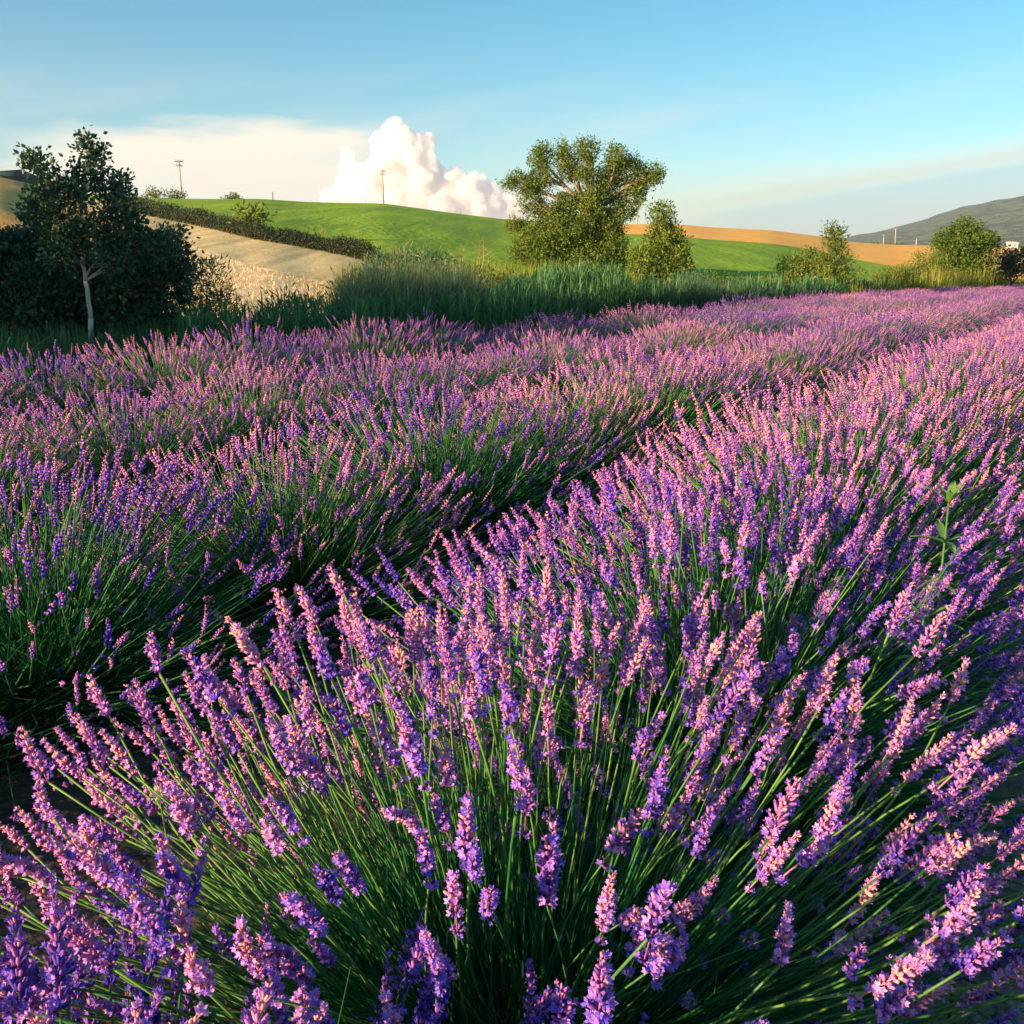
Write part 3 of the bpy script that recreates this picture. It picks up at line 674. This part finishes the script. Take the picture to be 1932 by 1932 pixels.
# bushes on the crest
for (px, py, w, h, lab) in ((294, 366, 17, 11, 'brown twiggy bush on the crest close to the tall pole'), (331, 369, 15, 9, 'olive bush at the foot of the tall pole on the crest'), (437, 373, 16, 7, 'low dark bush alone on the green crest')):
    r = hill_par(px)[3] - 3
    tree('crest_bush', px, r, [(px - w * .4, py + 1, w * .6, h * .9), (px + w * .4, py, w * .6, h * .8), (px, py + 3, w, h * .8)], .4, M['olive_leaf'] if px < 300 else M['bush_leaf'], M['bark_dark'], lab, base_py=py + h + 2, narrow=.5, dens=.9, trunk_r=.1, cat='bush')
for (px, py, w, h, lab) in ((472, 410, 20, 10, 'brown bush standing proud of the hedge'), (1680, 463, 26, 5, 'low tree belt on the gold field crest by the thin poles'), (1640, 465, 12, 3, 'small bush at the end of the tree belt')):
    r = r_at(px, hedge_y(px)) + 3 if px < 800 else hill_par(px)[3] - 2
    tree('field_bush', px, r, [(px - w * .5, py, w * .5, h), (px + w * .4, py, w * .5, h), (px, py + 2, w * .7, h)], .35 if px < 800 else .7, M['olive_leaf'] if px < 800 else M['bush_leaf'], M['bark_dark'], lab, base_py=py + h + 3, narrow=.5, dens=.8, trunk_r=.1, cat='bush')

def hedge():
    mb = MB(); wood = MB(); root = empty('hedge', polar(450, r_at(450, hedge_y(450)))); g = np.array(root.location); px = 236.0
    while px < 700:
        r = r_at(px, hedge_y(px)) + .6; b = polar(px, r); unit = r / 1910
        h = (27 + 8 * mnoise.noise((px * .03, 0, 0))) * unit * (1.0 if px < 640 else 1.2); w = max(h * .7, 10 * unit)
        n = 150; d = rand_dirs(n); pt = b - g + np.array([0, 0, h * .5]) + d * np.array([w, w, h * .55]) * (rng.uniform(.3, 1, n) ** .5)[:, None] * rng.uniform(.8, 1.25, (n, 1))
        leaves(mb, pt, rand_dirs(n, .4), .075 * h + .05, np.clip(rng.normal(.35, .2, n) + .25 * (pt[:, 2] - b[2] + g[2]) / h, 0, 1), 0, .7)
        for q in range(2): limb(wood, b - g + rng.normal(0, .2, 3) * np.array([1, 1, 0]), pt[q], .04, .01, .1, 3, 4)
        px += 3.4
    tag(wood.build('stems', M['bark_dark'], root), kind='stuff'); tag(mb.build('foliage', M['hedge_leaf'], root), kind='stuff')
    tag(root, 'long dark hedge between the mown strip and the green field', 'hedge')
hedge()

# ------------------------------------------------------------------ reeds and tall grass along the ditch
def blades(mb, base, h, w, lean, tint, droop=.3, segs=4, mat=0):
    n = len(base); a = rng.uniform(0, 6.28, n); ld = np.stack([np.cos(a), np.sin(a), np.zeros(n)], 1) * np.abs(rng.normal(0, lean, n))[:, None]
    sd = np.stack([-np.sin(a + rng.normal(0, .8, n)), np.cos(a), np.zeros(n)], 1); V = []
    for k in range(segs + 1):
        t = k / segs; c = base + np.array([0, 0, 1.]) * (h * (t - droop * np.abs(ld).max(1) * t ** 3))[:, None] + ld * (h * t ** 1.8)[:, None]
        ww = w * (.55 + .45 * math.sin(math.pi * min(1, t * 1.2 + .15))) * (1 - t ** 4 * .92); V += [c + sd * ww, c - sd * ww]
    V = np.stack(V, 1); K = V.shape[1]; F = []
    for k in range(segs): q = 2 * k; F += [(q, q + 1, q + 3), (q, q + 3, q + 2)]
    F = np.array(F); mb.add(V.reshape(-1, 3), (F[None] + (np.arange(n) * K)[:, None, None]).reshape(-1, 3), mat, np.repeat(tint, K))
def leafy_stalks(mb, base, h, lw, tint):
    """upright reeds: a stalk with long leaves arching off it"""
    n = len(base); blades(mb, base, h, .006, .14, tint * .8, .1)
    for k in range(6):
        f = .25 + .12 * k + rng.uniform(-.05, .05, n); b = base + np.array([0, 0, 1.]) * (h * f)[:, None] + rng.normal(0, .02, (n, 3))
        blades(mb, b, h * rng.uniform(.25, .42, n), lw, .75, np.clip(tint + rng.normal(0, .12, n), 0, 1), .75, 3)
edge_r = tab([(-200, 10.0), (0, 11.0), (160, 11.6), (500, 13.4), (966, 18.2), (1450, 32), (1700, 50), (1932, 76), (2100, 92)])
def band(name, n, x0, x1, near, deep, top, mat, w, label, style='reed', tint=(.45, .2), cat='reeds', hmin=.55):
    px = rng.uniform(x0, x1, n); B = []; H = []; U = []
    for p in px:
        r = edge_r(p) * near + deep(p) * rng.random(); b = polar(p, r); t = top(p) if callable(top) else top
        hh = at(p, t, r)[2] - b[2]
        if hh < .15: continue
        B.append(b); H.append(hh * (hmin + (1.02 - hmin) * rng.random() ** .7)); U.append(mnoise.noise((p * .02, r * .3, 5)))
    B, H, U = np.array(B), np.array(H), np.array(U); mb = MB(); ti = np.clip(rng.normal(tint[0], tint[1], len(B)) + .35 * U, 0, 1)
    if style == 'reed': leafy_stalks(mb, B, H, w, ti)
    else: blades(mb, B, H, w, .28, ti, .25)
    return tag(mb.build(name, mat), label, cat, kind='stuff')
wob = lambda p: 17 * mnoise.noise((p * .018, 0, 0)) + 10 * mnoise.noise((p * .05, 1, 0))
band('reeds', 2600, 330, 1320, 1.0, lambda p: 2.5, lambda p: tab([(330, 590), (480, 575), (640, 560), (900, 552), (1100, 530), (1180, 510), (1320, 540)])(p) + wob(p), M['reed'], .011, 'low teal green reeds along the lavender edge')
band('reeds', 2000, 905, 1185, 1.12, lambda p: 4.0, lambda p: tab([(905, 548), (1000, 520), (1060, 505), (1185, 512)])(p) + wob(p), M['reed'], .013, 'taller blue green reeds below the big spreading tree')
band('rushes', 8500, 628, 945, 1.1, lambda p: 4.0, lambda p: tab([(628, 520), (650, 490), (700, 480), (800, 478), (880, 488), (945, 545)])(p) + wob(p), M['rush'], .007, 'tall grey green rushes with straw stems beside the mown strip', 'blade', (.40, .25))
band('grass', 5000, 640, 1200, 1.55, lambda p: 9.0, lambda p: tab([(640, 490), (700, 478), (760, 470), (860, 480), (960, 485), (1200, 500)])(p) + wob(p), M['gold_reed'], .012, 'yellow green tall grass at the foot of the green hill', 'blade', (.6, .25))
band('grass', 7000, 1180, 1600, 1.0, lambda p: 5.0, lambda p: tab([(1180, 530), (1300, 512), (1360, 512), (1450, 532), (1600, 535)])(p) + wob(p), M['rush'], .011, 'grey green grass bank before the pointed bush', 'blade', (.30, .18))
band('reeds', 1500, 1340, 1700, 1.03, lambda p: 6.0, lambda p: tab([(1340, 535), (1450, 528), (1560, 530), (1700, 522)])(p) + wob(p), M['reed'], .022, 'low dark reeds below the rounded olive bush', tint=(.35, .2))
band('golden_reeds', 6500, 1600, 2100, 1.0, lambda p: 10.0, lambda p: tab([(1600, 530), (1680, 512), (1720, 492), (1790, 500), (1850, 497), (1932, 512), (2100, 505)])(p) + wob(p), M['gold_reed'], .024, 'sunlit golden reeds below the round-headed tree', 'blade', (.55, .25))
band('grass', 2600, -150, 350, 1.0, lambda p: 2.2, lambda p: tab([(-150, 600), (160, 605), (350, 585)])(p) + wob(p), M['reed'], .012, 'dark grass in the shade under the poplar', 'blade', (.2, .15))
def tall_dry():
    mb = MB()
    for px, py, r in ((905, 446, 40), (899, 460, 41), (911, 462, 40), (760, 455, 38), (742, 462, 38), (925, 470, 42), (870, 465, 41), (580, 428, 60), (592, 430, 60), (604, 436, 58), (660, 440, 50), (672, 446, 50), (684, 450, 48), (615, 440, 57)):
        b = polar(px, r); t = at(px + rng.uniform(-8, 8), py, r)
        mb.tube([b, (b + t) / 2 + rng.normal(0, .06, 3), t], [.022, .016, .005], 4)
        for k in range(6):
            f = rng.uniform(.45, .95); q = b + (t - b) * f; e = q + np.array([rng.normal(0, .22), rng.normal(0, .22), rng.uniform(.15, .45)]); mb.tube([q, e], [.009, .003], 3)
    tag(mb.build('dry_stalks', M['dry']), 'tall dry stalks above the yellow green grass', 'dry stalks', kind='stuff')
tall_dry()
def stubble():
    n = 4500; px = rng.uniform(300, 650, n); B = []
    for p in px:
        lo = r_at(p, 585); hi = r_at(p, strip_y(p) + 2)
        if hi <= lo + .2: continue
        B.append(polar(p, lo + (hi - lo) * rng.random() ** 1.6))
    B = np.array(B); mb = MB(); blades(mb, B, rng.uniform(.05, .15, len(B)) * (1 + (rng.random(len(B)) < .06)), .010, .7, rng.uniform(0, 1, len(B)), .4, 2)
    tag(mb.build('straw_stubble', M['straw']), 'pale straw stubble below the mown strip', 'stubble', kind='stuff')
stubble()
# trees standing beside the view: their shade falls along the edge of the field
for i, (x, y, h) in enumerate(((-11.3, 7.4, 4.0), (-13.6, 9.0, 4.6), (-13.2, 6.2, 4.3), (-16, 8, 5.0))):
    mb = MB(); wd = MB(); root = empty('shade_tree', (x, y, 0)); limb(wd, (0, 0, -.1), (0, 0, h * .7), .2, .08, .03)
    for k in range(170):
        d = rand_dirs(1)[0]; c = np.array([0, 0, h * .56]) + d * np.array([2.3, 2.3, h * .46]) * rng.uniform(.4, 1)
        off = rng.normal(size=(40, 3)) * .34; leaves(mb, c + off, rand_dirs(40, .3), .16, np.clip(rng.normal(.45, .2, 40), 0, 1), 0, .8)
        if k % 6 == 0: limb(wd, (0, 0, h * .4), c, .05, .015, .1, 4, 4)
    wd.build('trunk', M['bark_dark'], root); tag(mb.build('crown', M['dark_leaf'], root), kind='stuff')
    tag(root, 'leafy tree standing past the dark shrubs beyond the frame edge', 'tree', 'trees beyond the frame edge')

# ------------------------------------------------------------------ poles and buildings
M['pole'] = plain('weathered_pole', (.26, .23, .19), (.42, .38, .32), 4, .85, .01, (1, 1, .2))
M['iron'] = plain('dark_iron', (.05, .05, .05), (.10, .10, .10), 12, .5)
M['ceramic'] = plain('insulator_ceramic', (.30, .32, .30), (.42, .44, .42), 12, .3)
def pole(px, ytop, ybase, r, label, arms=2, lean=0.0, rad=.14):
    b = at(px, ybase, r); z = polar(px, r)[2]; b[2] = min(b[2], z) - .3; t = at(px + lean, ytop, r); h = t[2] - b[2]
    root = empty('utility_pole', b); hd = head(px); rt = np.array([math.cos(hd), -math.sin(hd), 0]); top = t - b
    mb = MB(); mb.tube([(0, 0, 0), top * .5, top], [rad * 1.25, rad, rad * .75], 8); mb.build('post', M['pole'], root, True)
    for k in range(arms):
        c = top * (1 - .03 - .085 * k); w = (1.0, .8)[k % 2] * h * .085; m2 = MB(); m2.box(c + np.array([0, 0, 0]), (2 * w, .12, .14), 0, -hd); arm = m2.build('crossarm', M['iron'], root)
        for s in (-.9, -.3, .3, .9):
            m3 = MB(); q = c + rt * w * s; m3.tube([q + (0, 0, .06), q + (0, 0, .2), q + (0, 0, .36)], [.04, .09, .05], 6); m3.build('insulator', M['ceramic'], arm)
    tag(root, label, 'pole', 'utility poles across the hills')
pole(345, 302, 392, 190, 'tall leaning utility pole with two crossarms at the end of the dark hedge', 2, -8, .14)
pole(724, 321, 385, hill_par(724)[3] - 2, 'utility pole standing before the white cumulus cloud on the green crest', 2, -3, .14)
pole(1203, 366, 424, hill_par(1203)[3] - 2, 'thin utility pole on the gold crest between the spreading tree and pointed bush', 0, 0, .12)
pole(1689, 432, 465, hill_par(1689)[3] - 1, 'taller pale pole by the tree belt on the gold field', 1, 1, .17)
pole(1667, 444, 465, hill_par(1667)[3] - 1, 'short pale pole by the tree belt on the gold field', 1, 0, .15)
pole(1729, 450, 464, hill_par(1729)[3] - 1, 'small pale post past the tree belt on the gold field', 0, 0, .2)
pole(514, 362, 376, hill_par(514)[3] - 1, 'short dark marker post on the green crest', 0, 0, .13)
pole(690, 366, 383, hill_par(690)[3] + 6, 'faint distant post behind the green crest near the cloud', 0, 0, .07)
pole(868, 392, 408, hill_par(868)[3] + 4, 'faint thin post on the falling green crest', 0, 0, .07)

M['barn_roof'] = plain('dark_teal_metal', (.02, .055, .06), (.035, .08, .085), 3, .5)
M['barn_wall'] = plain('barn_wall', (.03, .06, .065), (.05, .085, .09), 3, .8)
M['plaster'] = plain('white_plaster', (.68, .66, .60), (.80, .78, .72), 3, .85)
M['tile'] = plain('farm_tiles', (.42, .34, .27), (.55, .47, .38), 6, .8)
M['window'] = plain('dark_window', (.03, .03, .035), (.05, .05, .055), 3, .2)
def gable(root, w, d, hw, hr, rz, wallm, roofm, over=.5):
    wm = MB(); wm.box((0, 0, hw / 2 - .5), (w, d, hw + 1), 0, rz)
    wm.build('wall', wallm, root)
    c, s = math.cos(rz), math.sin(rz); rot = lambda p: (p[0] * c - p[1] * s, p[0] * s + p[1] * c, p[2]); a, b = w / 2 + over, d / 2 + over; rm = MB()
    V = [(-a, -b, hw - .15), (a, -b, hw - .15), (a, b, hw - .15), (-a, b, hw - .15), (-a, 0, hr), (a, 0, hr)]
    rm.add([rot(p) for p in V], [(0, 1, 5), (0, 5, 4), (2, 3, 4), (2, 4, 5), (0, 4, 3), (1, 2, 5), (0, 2, 1), (0, 3, 2)]); rm.build('roof', roofm, root); return rot
rb = 150.0
bp = at(6, 345, rb); root = empty('barn', bp); gable(root, 7.0, 6, .7, 1.5, -.45, M['barn_wall'], M['barn_roof'], .3)
tag(root, 'long low barn with dark teal roof on the wheat crest', 'barn')
hp = at(1910, 466, 400); hp[2] -= .6; root = empty('farm_hut', hp); rot = gable(root, 3.6, 3.8, 2.0, 2.5, -.5, M['plaster'], M['tile'], .3)
for wx in (-.9, .8):
    m2 = MB(); m2.box(rot((wx, -1.9, 1.1)), (.5, .1, .7), 0, -.5); m2.build('window', M['window'], root)
tag(root, 'tiny white farm hut beyond the round-headed tree', 'hut')

# ------------------------------------------------------------------ weeds, flowers, bee, pebbles
def whorled_weed(p, h, n, label, leafL=.055, lean=(0, 0)):
    root = empty('weed', p); mb = MB(); tip = np.array([lean[0], lean[1], h]); mb.tube([(0, 0, 0), tip * .5 + (0, 0, .02), tip], [.004, .0035, .0025], 5, 0, .4); mb.build('stem', M['weed'], root, True)
    for k in range(n):
        f = 1 - .16 * (k // 6); c = tip * f; a = 1.047 * k + .4 * (k // 6) + rng.uniform(-.2, .2); e = R(rng.uniform(15, 50) + 18 * (1 - k // 6))
        d = np.array([math.cos(a) * math.cos(e), math.sin(a) * math.cos(e), math.sin(e)]); sd = np.cross(d, (0, 0, 1.)); sd /= np.linalg.norm(sd); L = leafL * rng.uniform(.75, 1.15); V = []
        for i, (t, w) in enumerate(((0, .04), (.3, .11), (.65, .09), (1, .0))):
            q = c + d * L * t - np.array([0, 0, 1]) * L * .28 * t * t; up = np.array([0, 0, 1]) * L * .04
            V += [q + sd * L * w + up, q, q - sd * L * w + up]
        F = []
        for i in range(3):
            o = 3 * i; F += [(o, o + 3, o + 4), (o, o + 4, o + 1), (o + 1, o + 4, o + 5), (o + 1, o + 5, o + 2)]
        m2 = MB(); m2.add(V, F, 0, rng.uniform(.2, .9)); m2.build('leaf', M['weed'], root, True)
    tag(root, label, 'weed')
wp = at(1790, 950, 2.75); whorled_weed((wp[0], wp[1], .15), wp[2] - .15, 26, 'pale green whorled weed standing above the lavender spikes', .095, (.0, .0))
wp = at(1725, 1170, 2.2); whorled_weed((wp[0], wp[1], .12), wp[2] - .12, 10, 'broad-leaved green weed half sunk among the purple spikes', .08, (.02, 0))
wp = at(1825, 1650, 1.75); whorled_weed((wp[0], wp[1], 0), max(.2, wp[2]), 12, 'small bright green weed growing by the bare path', .06)
root = empty('wild_flower', (*at(300, 1496, 1.62)[:2], .2)); tp = at(300, 1496, 1.62); hh = tp[2] - .2
mb = MB(); mb.tube([(0.03, -.02, 0), (.01, 0, hh * .6), (0, 0, hh)], [.002, .0018, .0014], 4); mb.build('stem', M['weed'], root)
M['white_petal'] = leaf_mat('white_petal', [(0, (.6, .62, .5)), (1, (.75, .76, .68))], .3)
mb = MB(); d = rand_dirs(60, .3); leaves(mb, np.array([0, 0, hh]) + d * .006, d, .011, rng.uniform(0, 1, 60), 0, .35); mb.build('flower_head', M['white_petal'], root)
tag(root, 'tiny white wild flower head among the purple spikes', 'wild flower')

def pebbles():
    mb = MB(); n = 1500; u = rng.uniform(.3, 6, n); v = rng.uniform(-.9, .5, n); p = np.stack([UV_U[0] * u + UV_V[0] * v, UV_U[1] * u + UV_V[1] * v, np.full(n, .004)], 1)
    oc = np.array([(1, 0, 0), (-1, 0, 0), (0, 1, 0), (0, -1, 0), (0, 0, .7), (0, 0, -.7), (.6, .6, .4), (-.5, .6, .35)]); of = np.array([(0, 6, 4), (6, 2, 4), (2, 7, 4), (7, 1, 4), (1, 3, 4), (3, 0, 4), (0, 2, 6), (2, 1, 7), (0, 5, 2), (2, 5, 1), (1, 5, 3), (3, 5, 0)])
    s = .004 + .016 * rng.random(n) ** 3
    mb.many(oc, of, 0, np.full((n, 8), .5), frames(p, rand_dirs(n, 3), rng.uniform(0, 6, n), np.stack([s, s * .8, s * .7], 1)))
    tag(mb.build('pebbles', plain('clod', (.20, .17, .13), (.36, .31, .25), 40, .95)), 'small clods and pebbles scattered on the bare path', 'pebbles', kind='stuff')
pebbles()

# ------------------------------------------------------------------ cumulus cloud
def cumulus():
    m, nt = new_mat('cloud_white'); N, L = nt.nodes, nt.links
    p = N.new('ShaderNodeVolumeScatter'); p.inputs['Color'].default_value = (1, 1, 1, 1); p.inputs['Density'].default_value = .011; p.inputs['Anisotropy'].default_value = 0
    o = N.new('ShaderNodeOutputMaterial'); L.new(p.outputs[0], o.inputs['Volume'])
    import bmesh
    bm = bmesh.new(); bmesh.ops.create_icosphere(bm, subdivisions=2, radius=1); iv = np.array([v.co[:] for v in bm.verts]); fi = np.array([[v.index for v in f.verts] for f in bm.faces]); bm.free()
    D = 14000.; unit = D / (FOC * 1932) * 1.0
    lob = [(742, 252, 24), (718, 268, 20), (770, 272, 26), (806, 268, 17), (740, 300, 40), (790, 305, 30), (715, 320, 26), (740, 350, 50), (800, 345, 42), (690, 345, 30), (655, 300, 14), (662, 322, 20), (650, 286, 9), (665, 355, 34),
           (840, 345, 20), (862, 338, 20), (845, 370, 40), (890, 348, 20), (905, 370, 34), (925, 368, 20), (945, 382, 24), (965, 395, 24), (700, 385, 50), (780, 390, 60), (860, 400, 50), (920, 405, 40), (990, 410, 22), (1010, 420, 20), (640, 385, 34)]
    mb = MB(); rr = np.random.default_rng(3)
    balls = [(x, y, r, 0) for x, y, r in lob]
    for x, y, r in lob:
        for k in range(10):
            a = rr.uniform(0, 6.28); x2, y2, r2, d2 = x + r * .85 * math.cos(a), y + r * .85 * math.sin(a), r * rr.uniform(.2, .45), rr.uniform(-.9, .4) * r; balls.append((x2, y2, r2, d2))
            for j in range(5):
                b = rr.uniform(0, 6.28); balls.append((x2 + r2 * .9 * math.cos(b), y2 + r2 * .9 * math.sin(b), r2 * rr.uniform(.22, .5), d2 + rr.uniform(-.9, .5) * r2))
    for x, y, r, dz in balls:
        c = at(x, y, D); hd = head(x); c = c + np.array([math.sin(hd), math.cos(hd), 0]) * dz * unit; rad = r * unit
        mb.add(c + iv * rad, fi)
    o = mb.build('cumulus_cloud', m, smooth=True)
    md = o.modifiers.new('union', 'REMESH'); md.mode = 'VOXEL'; md.voxel_size = 1.15 * unit; md.use_smooth_shade = True
    ms = o.modifiers.new('soften', 'SMOOTH'); ms.factor = .5; ms.iterations = 3
    for k, (sc, st) in enumerate(((11, 4.0), (4.0, 3.0))):
        tx = bpy.data.textures.new('billow', 'VORONOI' if k == 0 else 'CLOUDS'); tx.noise_scale = sc * unit
        dm = o.modifiers.new('billow', 'DISPLACE'); dm.texture = tx; dm.strength = (-st if k == 0 else st) * unit; dm.mid_level = .4; dm.texture_coords = 'LOCAL'
    tag(o, 'towering white cumulus cloud behind the green crest', 'cloud')
cumulus()

# ------------------------------------------------------------------ haze
def haze():
    mb = MB(); mb.box((0, 2400, 168), (11000, 9000, 342)); m, nt = new_mat('thin_haze'); v = nt.nodes.new('ShaderNodeVolumePrincipled')
    v.inputs['Color'].default_value = (.66, .80, .98, 1); v.inputs['Density'].default_value = 1.2e-4; v.inputs['Anisotropy'].default_value = .2
    o = nt.nodes.new('ShaderNodeOutputMaterial'); nt.links.new(v.outputs[0], o.inputs['Volume'])
    tag(mb.build('haze', m), 'thin pale evening haze over the whole landscape', 'haze', kind='stuff')
haze()
